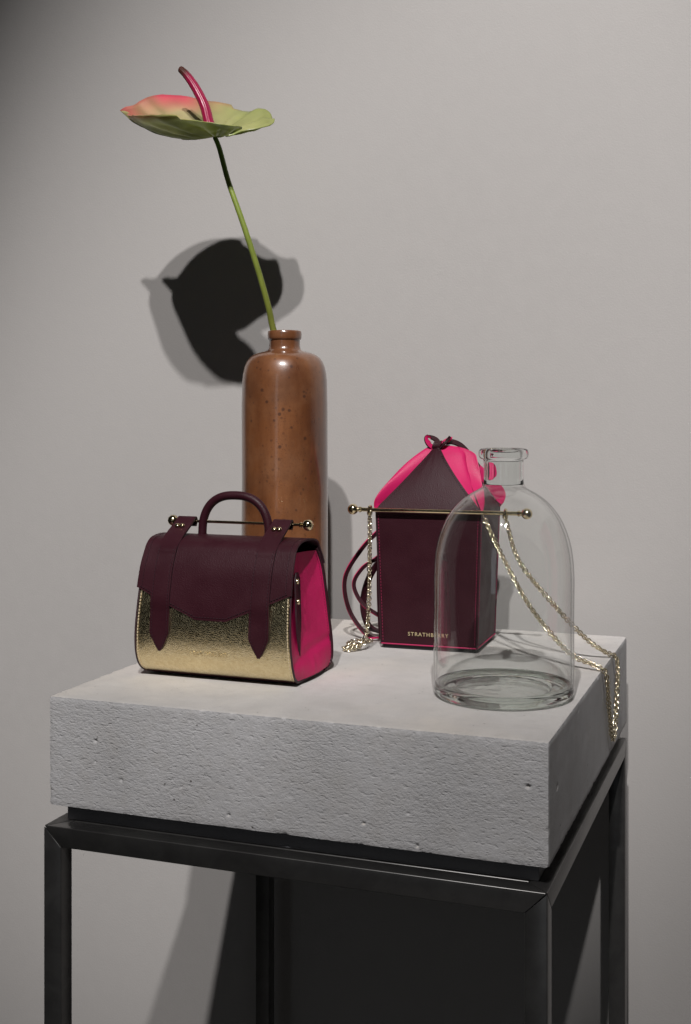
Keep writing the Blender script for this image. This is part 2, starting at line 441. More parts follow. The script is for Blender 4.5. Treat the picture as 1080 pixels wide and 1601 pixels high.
def railx(sy):
    oy = OY0 if sy < 0 else OY1; iy = oy - sy * TW; a, b = OX - e, OX - TW - e; zl = ZT - TW
    lo = [(-b, oy, zl), (b, oy, zl), (b, iy, zl), (-b, iy, zl)]; hi = [(-a, oy, ZT), (a, oy, ZT), (b, iy, ZT), (-b, iy, ZT)]
    prism('rail', lo + hi, fr)
def raily(sx):
    ox = sx * OX; ix = ox - sx * TW; zl = ZT - TW; a0, a1, b0, b1 = OY0 + e, OY1 - e, OY0 + TW + e, OY1 - TW - e
    lo = [(ox, b0, zl), (ox, b1, zl), (ix, b1, zl), (ix, b0, zl)]; hi = [(ox, a0, ZT), (ox, a1, ZT), (ix, b1, ZT), (ix, b0, ZT)]
    prism('rail', lo + hi, fr)
railx(-1); railx(1); raily(-1); raily(1)
x0, x1, y0, y1 = -.2385, .2385, -.2475, .2440
prism('support_tray', [(x, y, z) for z in (ZT - .013, ZT - .0002) for x, y in ((-.2303, -.2490), (.2303, -.2490), (.2303, .2372), (-.2303, .2372))], fr, STEEL)
prism('support_plate', [(x0, y0, ZT + .0003), (x1, y0, ZT + .0003), (x1, y1, ZT + .0003), (x0, y1, ZT + .0003), (x0, y0, T - BH - .0006), (x1, y0, T - BH - .0006), (x1, y1, T - BH - .0006), (x0, y1, T - BH - .0006)], fr, PLATE)

# ------------------------------------------------------------------ stoneware bottle
k = .0544 / 67
VX, VY = -.1591, .125
prof = [(0, .001), (.049, .001), (.0525, .003), (.0540, .008), (.0546, .02), (.0546, .10), (.0545, .20), (.0544, .29), (.0541, .312)]
prof += [(.0537, .322), (.0528, .331), (.0512, .339), (.0486, .3455), (.0450, .3508), (.0400, .3545), (.0335, .3570), (.0265, .3588), (.0218, .3602), (.0200, .3622), (.0194, .366), (.0193, .371), (.0195, .3735)]
prof += [(.0206, .3740), (.0213, .3752), (.0215, .378), (.0215, .3815), (.0212, .3838), (.0203, .3850), (.0180, .3852), (.0160, .3845), (.0150, .382), (.0148, .37), (.0148, .35), (.0, .345)]
def fine(prof, sub=3):
    out = []
    for a, b in zip(prof[:-1], prof[1:]):
        for i in range(sub): out.append((a[0] + (b[0] - a[0]) * i / sub, a[1] + (b[1] - a[1]) * i / sub))
    return out + [prof[-1]]
def vwob(i, a, r, z):
    return (noise.noise(Vector((math.cos(a) * 1.2, math.sin(a) * 1.2, z * 9))) * .0006 * min(1, r / .05) + (.00012 * math.sin(z * 900) if r > .05 else 0), 0)
V, F = lathe_data(prof, 96, vwob)
sb = tag(obj('stoneware_bottle', V, F, STONE, sharp=40), 'tall brown speckled stoneware bottle holding the single flower', 'bottle')
sb.location = (VX, VY, T + .0004)

# ------------------------------------------------------------------ anthurium
def tint(o, cols):
    a = o.data.color_attributes.new('tint', 'FLOAT_COLOR', 'POINT')
    a.data.foreach_set('color', np.c_[np.array(cols), np.ones(len(cols))].astype(np.float32).ravel())
fl = empty('anthurium_flower', (0, 0, T), 'green and pink anthurium on a long stem standing in the brown stoneware bottle', 'flower')
LEAF = mat_attr('spathe_skin', .30, .5, .42); STEMM = mat_attr('stem_skin', .42, .4, 0); SPADM = mat_attr('spadix_skin', .33, .5, 0)
O3 = np.array([(-.3790, .1160, .6772), (-.3647, .1106, .6730), (-.3600, .0945, .6677), (-.3434, .0747, .6606), (-.3117, .0391, .6500), (-.2766, .0152, .6425), (-.2500, .0083, .6388), (-.2108, .0140, .6330), (-.1831, .0239, .6291), (-.1745, .0469, .6304), (-.1820, .0608, .6317), (-.2042, .0740, .6323), (-.2219, .0870, .6333),
    (-.2210, .0960, .6351), (-.1962, .0996, .6380), (-.1729, .1106, .6442), (-.1652, .1217, .6509), (-.1682, .1361, .6592), (-.1789, .1489, .6696), (-.1966, .1463, .6787), (-.2140, .1540, .6770), (-.2415, .1625, .6855), (-.2786, .1584, .6945), (-.3113, .1434, .6997), (-.3377, .1253, .6977), (-.3500, .1160, .6905), (-.3590, .1125, .6845)])
O3[:, 0] -= .009
CEN = np.array([-.2390, .0880, .6315])
NS, NT_ = 216, 40
ring = catmull(np.vstack([O3[12:], O3[:13]]), NS)               # from notch round and back to the notch
# sharp tip
ti = np.argmin(np.linalg.norm(ring - O3[0], axis=1))
G = np.zeros((NS, NT_, 3)); CT = np.zeros((NS, NT_, 3)); CB = np.zeros((NS, NT_, 3))
green, pale, peach, pinkc, dark = np.array(srgb(150, 162, 88)), np.array(srgb(200, 198, 140)), np.array(srgb(208, 190, 150)), np.array(srgb(236, 78, 112)), np.array(srgb(74, 92, 40))
veins = [ti] + [int(v) for v in (ti - 62, ti - 40, ti - 22, ti - 9, ti + 9, ti + 22, ti + 42, ti + 62)]
for i in range(NS):
    Q = ring[i]; L = np.linalg.norm(Q - CEN)
    for j in range(NT_):
        s = (j / (NT_ - 1)); p = CEN + (Q - CEN) * s
        left = max(0, min(1, (-.225 - Q[0]) / .08))               # how far toward the cupped, pointed end
        sag = (.0055 * left + .0035) * 4 * s * (1 - s) * (L / .12)
        quilt = 0; vein = 0
        for v in veins:
            d = (i - v) * s / 6.0; vein = max(vein, math.exp(-d * d * 3.5) * min(1, s * 4) * (1 - .5 * s))
        quilt = .0028 * math.sin(i * .55 + 3 * s) * s * (1 - s) * 3 + .0024 * noise.noise(Vector((p[0] * 90, p[1] * 90, 2))) * s * (1.3 - s)
        lip = .0035 * max(0, (s - .9) / .1) ** 2 * (1 if left > .3 else -.3)
        p = p + np.array([0, 0, -sag + quilt - .0016 * vein + lip]); G[i, j] = p
        tipd = np.linalg.norm(Q[:2] - ring[ti][:2]) ; tt = max(0, 1 - tipd / .085)
        c = pale * (1 - left * .6) + peach * left * .6
        c = c * (1 - max(0, s - .35) * .9 * (1 - left)) + green * max(0, s - .35) * .9 * (1 - left)
        back = max(0, min(1, (Q[1] - .10) / .03)) * left
        pk = max(tt ** 2 * s ** 3 * .8, back * max(0, (s - .72) / .28) * .9 * max(0, min(1, (-.255 - Q[0]) / .06)), max(0, (s - .95) / .05) * left * .6)
        pk = min(1, pk * 1.05); c = c * (1 - pk) + pinkc * pk
        c = c * (1 - .62 * vein) + green * .5 * .62 * vein
        mott = .5 + .5 * noise.noise(Vector((p[0] * 60, p[1] * 60, p[2] * 60)))
        CT[i, j] = c * (.85 + .3 * mott)
        u = green * 1.25 * (.75 + .5 * mott); u = u * (1 - .55 * vein) + dark * .55 * vein
        rimp = max(0, (s - .88) / .12) * left; CB[i, j] = u * (1 - rimp * .6) + peach * rimp * .6
# curl the small tail of the right lobe and the pointed tip
tail = O3[16]
for i in range(NS):
    for j in range(NT_):
        p = G[i, j]; d = np.linalg.norm(p - (O3[17] + O3[18]) / 2)
        if d < .022:
            q = (1 - d / .022); p[2] += .003 * math.sin(q * math.pi) - .007 * q * q; p[0] -= .002 * q
        d = np.linalg.norm(p[:2] - ring[ti][:2])
        if d < .03: q = (1 - d / .03) ** 2; p[2] += .005 * q - .006 * max(0, q - .6); p[0] -= .004 * q
V, Fq, K = slab_data(G, .0011)
if (np.cross(G[5, 20] - G[4, 20], G[4, 21] - G[4, 20]))[2] < 0: V, Fq, K = slab_data(G, .0011, True)
sp = obj('spathe', V, Fq, LEAF, fl, sharp=0); tint(sp, np.concatenate([CT.reshape(-1, 3), CB.reshape(-1, 3)]))
stem_p = catmull([(-.1560, .118, .345), (-.1700, .115, .385), (-.1746, .109, .4151), (-.1850, .099, .4627), (-.2008, .090, .5185), (-.2203, .0885, .5718), (-.2322, .0885, .6125), (-.2395, .0890, .6300)], 60)
V, F = tube_data(stem_p, [.0042 - .0012 * i / 59 for i in range(60)], 18, rfun=lambda i, a: 1 + .03 * noise.noise(Vector((math.cos(a), math.sin(a), i * .3))))
st = obj('stem', V, F, STEMM, fl)
ga, gb, gc = np.array(srgb(130, 146, 62)), np.array(srgb(116, 120, 50)), np.array(srgb(112, 138, 62))
cs = []
for v in V:
    h = (v[2] - .38) / .24; c = gb * (1 - min(1, h * 1.6)) + ga * min(1, h * 1.6)
    q = max(0, min(1, (v[2] - .573) / .012)); c = c * (1 - q) + gc * q
    cs.append(c * (.9 + .2 * noise.noise(Vector((v[0] * 200, v[1] * 200, v[2] * 60)))))
tint(st, cs)
ax = catmull([(-.2405, .0860, .6320), (-.2460, .0860, .6465), (-.2525, .0865, .6690), (-.2645, .0875, .6915), (-.2770, .0890, .7090), (-.2862, .090, .7185), (-.2905, .0905, .7215)], 130)
rad = [.0068 * (1 - .42 * (i / 129) ** 1.2) * min(1, math.sqrt(max(0, 1 - max(0, (i - 118) / 11.5) ** 2)) + .02) for i in range(130)]
def bumps(i, a): return 1 + .07 * (math.sin(i * 1.45) * math.sin(a * 11 + (math.pi if int(i * 1.45 / math.pi) % 2 else 0)))
V, F = tube_data(ax, rad, 44, rfun=bumps)
sx_ = obj('spadix', V, F, SPADM, fl, sharp=0)
ca, cb, cd = np.array(srgb(150, 26, 68)), np.array(srgb(128, 16, 52)), np.array(srgb(72, 42, 36))
cs = []
for n, v in enumerate(V):
    i = min(129, n // 44); h = i / 129; q = max(0, min(1, (h - .62) / .14)); c = ca * (1 - h * .6) + cb * h * .6
    b_ = bumps(i, 2 * math.pi * (n % 44) / 44) - 1; c = c * (1 - q) + cd * q
    cs.append(c * (1 + b_ * 5))
tint(sx_, np.clip(cs, 0, 1))

# ------------------------------------------------------------------ clear glass bottle
def glass_bottle():
    root = empty('glass_bottle', (.1750, -.1050, T + .0006), 'large empty clear glass bottle with a rounded shoulder and short rolled neck', 'bottle')
    outer = [(.0660, .0085), (.0688, .0100), (.0695, .0130), (.0697, .03), (.0697, .06), (.0697, .09), (.0697, .112), (.0694, .122), (.0688, .132), (.0678, .141), (.0662, .150), (.0640, .1585), (.0610, .1670), (.0572, .1755), (.0525, .1830), (.0470, .1898), (.0405, .1960), (.0340, .2006), (.0280, .2040), (.0232, .2065), (.0218, .2081), (.0209, .2095), (.0203, .2112)]
    base = [(.0460, .0034), (.0540, .0012), (.0600, .0006), (.0645, .0006), (.0676, .0022), (.0691, .0052), (.0694, .0080), (.0690, .0105), (.0676, .0124), (.0655, .0126), (.0630, .0114), (.0590, .0098), (.0540, .0088), (.0470, .0084)]
    floor_ = [(0, .0120), (.008, .0123), (.018, .0116), (.028, .0106), (.036, .0094), (.0465, .0084)]
    neck = [(.0184, .2118), (.0192, .2104), (.0200, .2104), (.0202, .2115), (.0199, .2140), (.0197, .2180), (.0197, .2270), (.0198, .2335), (.0207, .2352), (.0228, .2360), (.0243, .2378), (.0248, .2405), (.0246, .2432), (.0238, .2450), (.0222, .2460), (.0200, .2462), (.0182, .2454), (.0172, .2435), (.0169, .2400), (.0168, .2300), (.0168, .2200), (.0172, .2150)]
    def smooth(P, loop=False):
        P = [(p[0], 0, p[1]) for p in P]; P = np.array(P + P[:1] if loop else P); q = catmull(P, len(P) * 3); q[:, 0] = np.maximum(q[:, 0], 0); q[0, 0] = P[0, 0]; q[-1, 0] = P[-1, 0]
        q = [(a, c) for a, _, c in q]; return q[:-1] if loop else q
    def wall_wave(i, a, r, z):
        x, y = math.cos(a), math.sin(a)
        return ((noise.noise(Vector((x * 1.6, y * 1.6, z * 16))) * .0009 + .0011 * noise.noise(Vector((x * 3, y * 3, z * 110 + 9))) * max(0, 1 - z / .075)) * min(1, r / .05), 0)
    pb = smooth(floor_)
    def base_wave(i, a, r, z):
        x, y = math.cos(a) * r, math.sin(a) * r; top = 1
        return (0, top * (noise.fractal(Vector((x * 45 - y * 12, y * 130 + x * 30, 4)), 1, 2, 2) * .0016 + .0011 * noise.noise(Vector((x * 90, y * 260, 8)))))
    parts = []
    V, F = lathe_data(smooth(outer), 160, wall_wave); mb = MB(); mb.add(V, F)
    inner = [(r - .0022, z + (.0004 if z > .15 else 0)) for r, z in outer]
    V, F = lathe_data(smooth(inner), 160, lambda i, a, r, z: wall_wave(i, a, r, z + .31)); mb.add(V, F); parts.append(mb.build('body', GLASSWALL, root, sharp=0))
    V, F = lathe_data(smooth(base, True), 160, closed=True); parts.append(obj('base', V, F, GLASSTHICK, root, sharp=0))
    V, F = lathe_data(pb, 160, base_wave); parts.append(obj('bottom', V, F, GLASSBASE, root, sharp=0))
    V, F = lathe_data(smooth(neck, True), 96, closed=True); parts.append(obj('neck', V, F, GLASS, root, sharp=0))
glass_bottle()

# ------------------------------------------------------------------ front handbag (gold, burgundy, pink)
hb = empty('handbag', (-.1215, -.1020, T), 'small gold and burgundy top handle handbag with pink side in front of the brown bottle', 'handbag', R(-1.0))
FRONT = catmull([(0, -.030, .0040), (0, -.0410, .0062), (0, -.0500, .0150), (0, -.0555, .0300), (0, -.0572, .0500), (0, -.0552, .0720), (0, -.0512, .0950), (0, -.0455, .1180), (0, -.0360, .1370)], 60)[:, 1:]
BACK = catmull([(0, .0250, .1370), (0, .0365, .1180), (0, .0440, .0900), (0, .0500, .0600), (0, .0550, .0350), (0, .0560, .0150), (0, .0500, .0055), (0, .0380, .0030)], 50)[:, 1:]
TOPP = catmull([(0, -.0360, .1370), (0, -.0300, .1425), (0, -.0200, .1455), (0, -.0050, .1465), (0, .0120, .1450), (0, .0215, .1415), (0, .0250, .1370)], 30)[:, 1:]
def halfw(z): return .0912 - .0045 * max(0, min(1, (z - .03) / .11)) - .0030 * max(0, 1 - z / .018) ** 2
def strip(prof, nx, f0=-1.0, f1=1.0, off=0.0, hw=halfw, ext=0.0):
    P = np.asarray(prof); t = np.gradient(P, axis=0); t /= np.linalg.norm(t, axis=1, keepdims=True); n = np.stack([-t[:, 1], t[:, 0]], 1)
    P = P + n * off; G = np.zeros((nx, len(P), 3))
    for i in range(nx):
        f = f0 + (f1 - f0) * i / (nx - 1)
        for j, (y, z) in enumerate(P): G[i, j] = (f * (hw(z) + ext), y, z)
    return G
def outward(prof):      # +1 if left-hand normal of the profile points away from the bag
    return 1
gold = slab('front_panel', strip(FRONT, 60), .0022, [GOLD, BURG_IN, BURG_IN], hb, flip=False)
slab('back_panel', strip(BACK, 30), .0022, [BURG, BURG_IN, BURG_IN], hb)
bot = np.array([(.0385, .0030), (.030, .0014), (.010, .0010), (-.015, .0010), (-.028, .0016), (-.036, .0034), (-.0395, .0062)])
slab('base_panel', strip(catmull(np.c_[np.zeros(len(bot)), bot], 24)[:, 1:], 30, ext=-.001), .0022, [BURG, BURG_IN, BURG_IN], hb)

# gussets: pink inset sides, puckering outward at the bottom
def gusset(s):
    n, m = 40, 44; G = np.zeros((n, m, 3))
    zt = .134
    for j in range(m):
        v = j / (m - 1); z = .0055 + (zt - .0055) * v
        yf = np.interp(z, FRONT[:, 1], FRONT[:, 0]) + .0012; yb = np.interp(z, BACK[::-1, 1], BACK[::-1, 0]) - .0012
        for i in range(n):
            u = i / (n - 1); y = yf + (yb - yf) * u
            dip = .0105 * math.sin(math.pi * u) ** .7 * min(1, v * 3.2) * (.45 + .55 * v)
            fold = .0035 * max(0, 1 - v / .22) * math.sin(math.pi * u)
            crease = .0014 * math.exp(-((v - (.14 + .10 * u)) / .03) ** 2)
            wr = .0006 * noise.noise(Vector((y * 120, z * 60, 4))) * math.sin(math.pi * u)
            G[i, j] = (s * (halfw(z) - .0006 - dip + fold - crease + wr), y, z)
    slab('gusset', G, .0016, [PINK, PINK, BURG_IN], hb, flip=(s < 0))
    return G
GR = gusset(1); gusset(-1)
# dark edge piping along the back seam of the gusset
for s in (1, -1):
    V, F = tube_data([(s * (halfw(z) - .0002), y, z) for y, z in BACK[2:]], .0013, 8); obj('edge_binding', V, F, BURG, hb)
    V, F = tube_data([(s * (halfw(z) - .0004), y + .0004, z) for y, z in FRONT[2:]], .0011, 8); obj('edge_binding', V, F, BURG_IN, hb)
# stitch rows
for s in (1, -1):
    pr = strip(FRONT, 3, 0, s, .0002); row = pr[2].copy(); row[:, 0] -= s * .0032
    stitches('stitching', row[4:46], np.tile([0, -1, .1], (42, 1)), THREAD_G, hb, ln=.0026, wd=.0008, ht=.0005)
bk = np.array([(halfw(z) + .0004 - .0002, y - .0042, z) for y, z in BACK[2:-4]])
stitches('stitching', np.array([(np.interp(p[1], GR[:, 20, 1], GR[:, 20, 0]) if False else halfw(p[2]) - .0006 - .0105 * math.sin(math.pi * .955) ** .7 * min(1, (p[2] / .134) * 3.2) * (.45 + .55 * p[2] / .134) + .0006, p[1], p[2]) for p in bk]), np.tile([1, 0, 0], (len(bk), 1)), THREAD_P, hb)

# flap
FPROF = np.vstack([BACK[4:0:-1] * 0 + BACK[10:0:-2][:0] if False else np.zeros((0, 2)), BACK[8:0:-1], TOPP[::-1], FRONT[::-1][1:]])
FPROF = FPROF[np.r_[True, np.linalg.norm(np.diff(FPROF, axis=0), axis=1) > 1e-5]]
dd = np.r_[0, np.cumsum(np.linalg.norm(np.diff(FPROF, axis=0), axis=1))]
tt_ = np.gradient(FPROF, axis=0); tt_ /= np.linalg.norm(tt_, axis=1, keepdims=True); FN = np.stack([tt_[:, 1], -tt_[:, 0]], 1)
if FN[np.argmax(FPROF[:, 1])][1] < 0: FN = -FN
def on_prof(s, off):
    y = np.interp(s, dd, FPROF[:, 0] + FN[:, 0] * off); z = np.interp(s, dd, FPROF[:, 1] + FN[:, 1] * off); return y, z
def prof_n(s): return np.array([0, np.interp(s, dd, FN[:, 0]), np.interp(s, dd, FN[:, 1])])
itop = np.argmax(FPROF[:, 1])
def s_of_z(z): return float(np.interp(-z, -FPROF[itop:, 1], dd[itop:]))
def flap_end(f): return float(np.interp(abs(f), [0, .20, .235, .52, .76, .97, 1.0], [.0655, .0655, .0672, .0775, .0865, .0945, .0955]))
nx, nv = 90, 70; G = np.zeros((nx, nv, 3)); edge = []
FHW = lambda z: halfw(z) + .0016
for i in range(nx):
    f = -1 + 2 * i / (nx - 1); s1 = s_of_z(flap_end(f))
    for j in range(nv):
        s = .004 + (s1 - .004) * j / (nv - 1); rim = 0
        off = .0030 + .0009 * math.exp(-((1 - abs(f)) / .02) ** 2) * 0
        y, z = on_prof(s, off); G[i, j] = (f * FHW(z), y, z)
slab('flap', G, .0020, [BURG, BURG_IN, BURG_IN], hb, flip=True)
FG = G
row = np.array([FG[i, -1] for i in range(2, nx - 2)]); row[:, 2] += .0032; row[:, 1] -= .0002
stitches('stitching', row, np.tile([0, -1, .15], (len(row), 1)), THREAD_D, hb)
for q in (2, nx - 3):
    row = FG[q, 12:-2].copy(); row[:, 0] -= np.sign(row[0, 0]) * .0022
    stitches('stitching', row + np.array([0, -.0003, .0002]), np.tile([0, -1, .5], (len(row), 1)), THREAD_D, hb)

# bar with ball ends
BZ, BY = .1628, .0035
V, F = tube_data([(-.0735, BY, BZ), (.0800, BY, BZ)], .0016, 16); bar = obj('bar', V, F, BRASS, hb)
for x, s in ((-.0780, -1), (.0840, 1)):
    mb = MB(); mb.add(*sphere_data((x, BY, BZ), .0060, 28, 18)); mb.add(*tube_data([(x - s * .0092, BY, BZ), (x - s * .0075, BY, BZ), (x - s * .0070, BY, BZ), (x - s * .004, BY, BZ)], [.0026, .0032, .0022, .0026], 16))
    mb.build('ball_end', BRASS, bar)

# straps: rise from the loop round the bar, over the top and down the front to a pointed tip
for xc in (-.0600, .0555):
    path = [(BY + .0030, BZ - .006), (BY + .0052, BZ), (BY + .0030, BZ + .0042), (BY - .0015, BZ + .0048), (BY - .0090, BZ - .0005), (-.0180, .1552), (-.0270, .1498)]
    s0 = s_of_z(.1375)
    fr_ = []
    for s in np.linspace(s0, s_of_z(.0310), 46):
        y, z = on_prof(s, .0048 if z_ > .1 else .0048) if False else on_prof(s, .0050)
        zz = np.interp(s, dd, FPROF[:, 1]); e_ = flap_end(xc / .09)
        y, z = on_prof(s, .0050 - .0022 * max(0, min(1, (e_ - zz) / .012))); fr_.append((y, z))
    P2 = catmull(np.array([(0, *p) for p in path] + [(0, *p) for p in fr_[1::3]] + [(0, *fr_[-1])]), 130)[:, 1:]
    n2, m2 = 15, len(P2); G = np.zeros((n2, m2, 3)); hw_ = .0112
    for j in range(m2):
        y, z = P2[j]; tip = j / (m2 - 1)
        d_end = sum(np.linalg.norm(np.diff(P2[j:], axis=0), axis=1)) if j < m2 - 1 else 0
        wj = hw_ * min(1, .06 + (d_end / .021) ** .80)
        if j < 30: wj = hw_ * (.86 + .14 * min(1, j / 30))
        for i in range(n2): G[i, j] = (xc + wj * (2 * i / (n2 - 1) - 1), y, z)
    st_ = slab('strap', G, .0022, [BURG, BURG_IN, BURG_IN], hb, flip=True)
    for ed in (0, -1):
        row = G[ed, 40:-1].copy(); row[:, 0] += (.0022 if ed == 0 else -.0022) * np.clip((np.arange(len(row))[::-1]) / 12, 0, 1); row[:, 1] -= .0003
        stitches('stitching', row, np.tile([0, -1, .2], (len(row), 1)), THREAD_D, st_)
    # double stud on the sloping part
    mb = MB(); c = Vector((xc, -.0140, .1592)); nrm = Vector((0, -.46, .89)); up = Vector((0, .89, .46))
    for dx in (-.0030, .0030):
        prof_ = [(0, .0016), (.0014, .0015), (.0024, .0010), (.0029, .0001), (.0029, -.0010)]
        V, F = lathe_data(prof_, 18); mb.add([tuple(c + Vector((1, 0, 0)) * (p[0] + dx) + up * p[1] + nrm * (p[2] + .0004)) for p in V], F)
    mb.build('stud', BRASS, st_)

# carrying handle
hp = [(-.0405, .0005, .1445)] + [(-.0400 * math.copysign(abs(math.cos(a)) ** .80, math.cos(a)), .0005, .1500 + .0425 * math.sin(a) ** .85) for a in np.linspace(.02, math.pi - .02, 26)] + [(.0405, .0005, .1445)]
hp = catmull(hp, 90)
V, F = tube_data(hp, .0047, 20); hd = obj('handle', V, F, BURG, hb)
hin = np.array(hp)[6:-6]; cn = np.array([0, .0005, .150]); nn = cn - hin; nn /= np.linalg.norm(nn, axis=1, keepdims=True)
for x in (-.0405, .0405):
    V, F = lathe_data([(0, .0022), (.0058, .0020), (.0066, .0010), (.0068, 0), (0, -.001)], 20); obj('handle_base', [(a + x, b + .0005, c + .1475) for a, b, c in V], F, BURG, hd)

# pointed tab with two rivets on the pink side
def tab():
    n2, m2 = 9, 40; G = np.zeros((n2, m2, 3))
    for j in range(m2):
        v = j / (m2 - 1); z = .116 - .086 * v; yc = -.0255 - .0045 * v + .004 * v * v
        wj = .0105 * (1 if v < .5 else max(.04, 1 - ((v - .5) / .5) ** 1.6)) * min(1, .5 + v * 6)
        for i in range(n2):
            y = yc + wj * (2 * i / (n2 - 1) - 1); G[i, j] = (halfw(z) + .0016 - .0062 * max(0, min(1, (y + .0460) / .026)), y, z)
    t = slab('side_tab', G, .0018, [BURG, BURG_IN, BURG_IN], hb, flip=True)
    for z, nm in ((.1075, 'rivet'), (.0865, 'rivet')):
        V, F = lathe_data([(0, .0014), (.0016, .0013), (.0027, .0007), (.0031, -.0002), (.0031, -.001)], 18)
        obj(nm, [(halfw(z) - .0012 + c, -.0300 + a, z + b) for a, b, c in V], F, BRASS, t)
tab()

# raised lettering
def lettering(name, text, size, mat, parent, fn, spacing=1.25, extrude=.00012):
    cu = bpy.data.curves.new('tmp', 'FONT'); cu.body = text; cu.size = size; cu.space_character = spacing; cu.align_x = 'CENTER'; cu.align_y = 'CENTER'
    cu.extrude = extrude; cu.offset = .00012 * size / .006
    to = bpy.data.objects.new('tmp', cu); COL.objects.link(to); bpy.context.view_layer.update()
    me = bpy.data.meshes.new_from_object(to.evaluated_get(bpy.context.evaluated_depsgraph_get())); bpy.data.objects.remove(to)
    me.name = name; me.materials.clear(); me.materials.append(mat)
    for v in me.vertices: v.co = fn(v.co.x, v.co.y, v.co.z)
    o = bpy.data.objects.new(name, me); COL.objects.link(o); o.parent = parent; return o
def on_front(x, y, z):
    s = s_of_z(.0300 + y); yy, zz = on_prof(s, .0001 + z); return Vector((x - .004, yy, zz))
lettering('lettering', 'STRATHBERRY', .0060, GOLD, hb, on_front, 1.2, .00035)

# ------------------------------------------------------------------ box bag (burgundy lantern with pink gathered top)
HX, HY, HX0, HY0, BZ1 = .0640, .0560, .0585, .0520, .1660
bb = empty('box_bag', (.0395, .1400, T), 'burgundy box shaped bag with gathered pink top and gold bar behind the glass bottle', 'bag', R(1.6))
def hx(z): return HX0 + (HX - HX0) * z / BZ1
def hy(z): return HY0 + (HY - HY0) * z / BZ1
def side_grid(k, n=24, m=40, z0=.005):
    G = np.zeros((n, m, 3))
    for i in range(n):
        u = -1 + 2 * i / (n - 1)
        for j in range(m):
            z = z0 + (BZ1 - z0) * j / (m - 1); X, Y = hx(z) - .0008, hy(z) - .0008; puff = .0010 * (1 - u * u) * math.sin(math.pi * j / (m - 1))
            p = {'f': (u * X, -Y - .0008 - puff), 'b': (-u * X, Y + .0008 + puff), 'r': (X + .0008 + puff, u * Y), 'l': (-X - .0008 - puff, -u * Y)}[k]
            G[i, j] = (p[0], p[1], z)
    return G
for k, nm in (('f', 'front_panel'), ('r', 'side_panel'), ('b', 'back_panel'), ('l', 'side_panel')):
    G = side_grid(k); slab(nm, G, .0018, [BURG, BURG_IN, BURG_IN], bb)
    nr = np.cross(G[1, 0] - G[0, 0], G[0, 1] - G[0, 0]); nr /= np.linalg.norm(nr)
    if k != 'b':
        for ed in (0, -1):
            row = G[ed].copy(); row += (G[5, 0] - G[0, 0]) / np.linalg.norm(G[5, 0] - G[0, 0]) * (.0022 if ed == 0 else -.0022) + nr * .0003
            stitches('stitching', row[1:-1], np.tile(nr, (len(row) - 2, 1)), THREAD_P, bb, pitch=.0036, ln=.0022, wd=.0006)
        row = G[:, 0].copy() + nr * .0002; V, F = tube_data(row + np.array([0, 0, .0009]), .0008, 8); obj('piping', V, F, PIPING, bb)
for sx in (-1, 1):
    for sy in (-1, 1):
        V, F = tube_data([(sx * hx(z), sy * hy(z), z) for z in np.linspace(.006, BZ1, 12)], .0006, 8)
        obj('piping', V, F, BURG_IN, bb)
V, F = box_data(-HX0 + .0022, HX0 - .0022, -HY0 + .0022, HY0 - .0022, .0004, .0052); obj('base_panel', V, F, BLACK, bb, smooth=False)

ZA, TH = BZ1 - .0005, .0785
def pw(t, b): return b * max(0, 1 - t) ** 1.15 + .0018
def pd(t, b): return b * (1 - t) ** .80 * (1 + .10 * t) + .0045 * t
def petal(k):
    n, m = 21, 40; G = np.zeros((n, m, 3))
    for j in range(m):
        t = j / (m - 1) * .97; z = ZA + TH * t
        for i in range(n):
            u = -1 + 2 * i / (n - 1); bul = .0020 * (1 - u * u) * math.sin(math.pi * t)
            wx, d = (pw(t, HX), pd(t, HY)) if k in 'fb' else (pw(t, HY), pd(t, HX))
            d += bul
            p = {'f': (u * wx, -d), 'b': (-u * wx, d), 'r': (d, u * wx), 'l': (-d, -u * wx)}[k]
            G[i, j] = (p[0], p[1], z + .0004 * noise.noise(Vector((u * 3, t * 4, ord(k)))))
    slab('top_flap', G, .0016, [BURG, PINK, BURG_IN], bb)
    for ed in (0, -1):
        row = G[ed, 1:34]; inn = (G[n // 2, 1:34] - row); ln_ = np.linalg.norm(inn, axis=1, keepdims=True); row = row + inn / ln_ * np.minimum(.0028, ln_ * .6)
        nr = np.array({'f': (0, -1, .7), 'b': (0, 1, .7), 'r': (1, 0, .7), 'l': (-1, 0, .7)}[k]); nr = nr / np.linalg.norm(nr)
        if k in 'fr': stitches('stitching', row + nr * .0005, np.tile(nr, (33, 1)), THREAD_D, bb, pitch=.0030, ln=.0026, wd=.0007, across=R(62))
for k in 'frbl': petal(k)
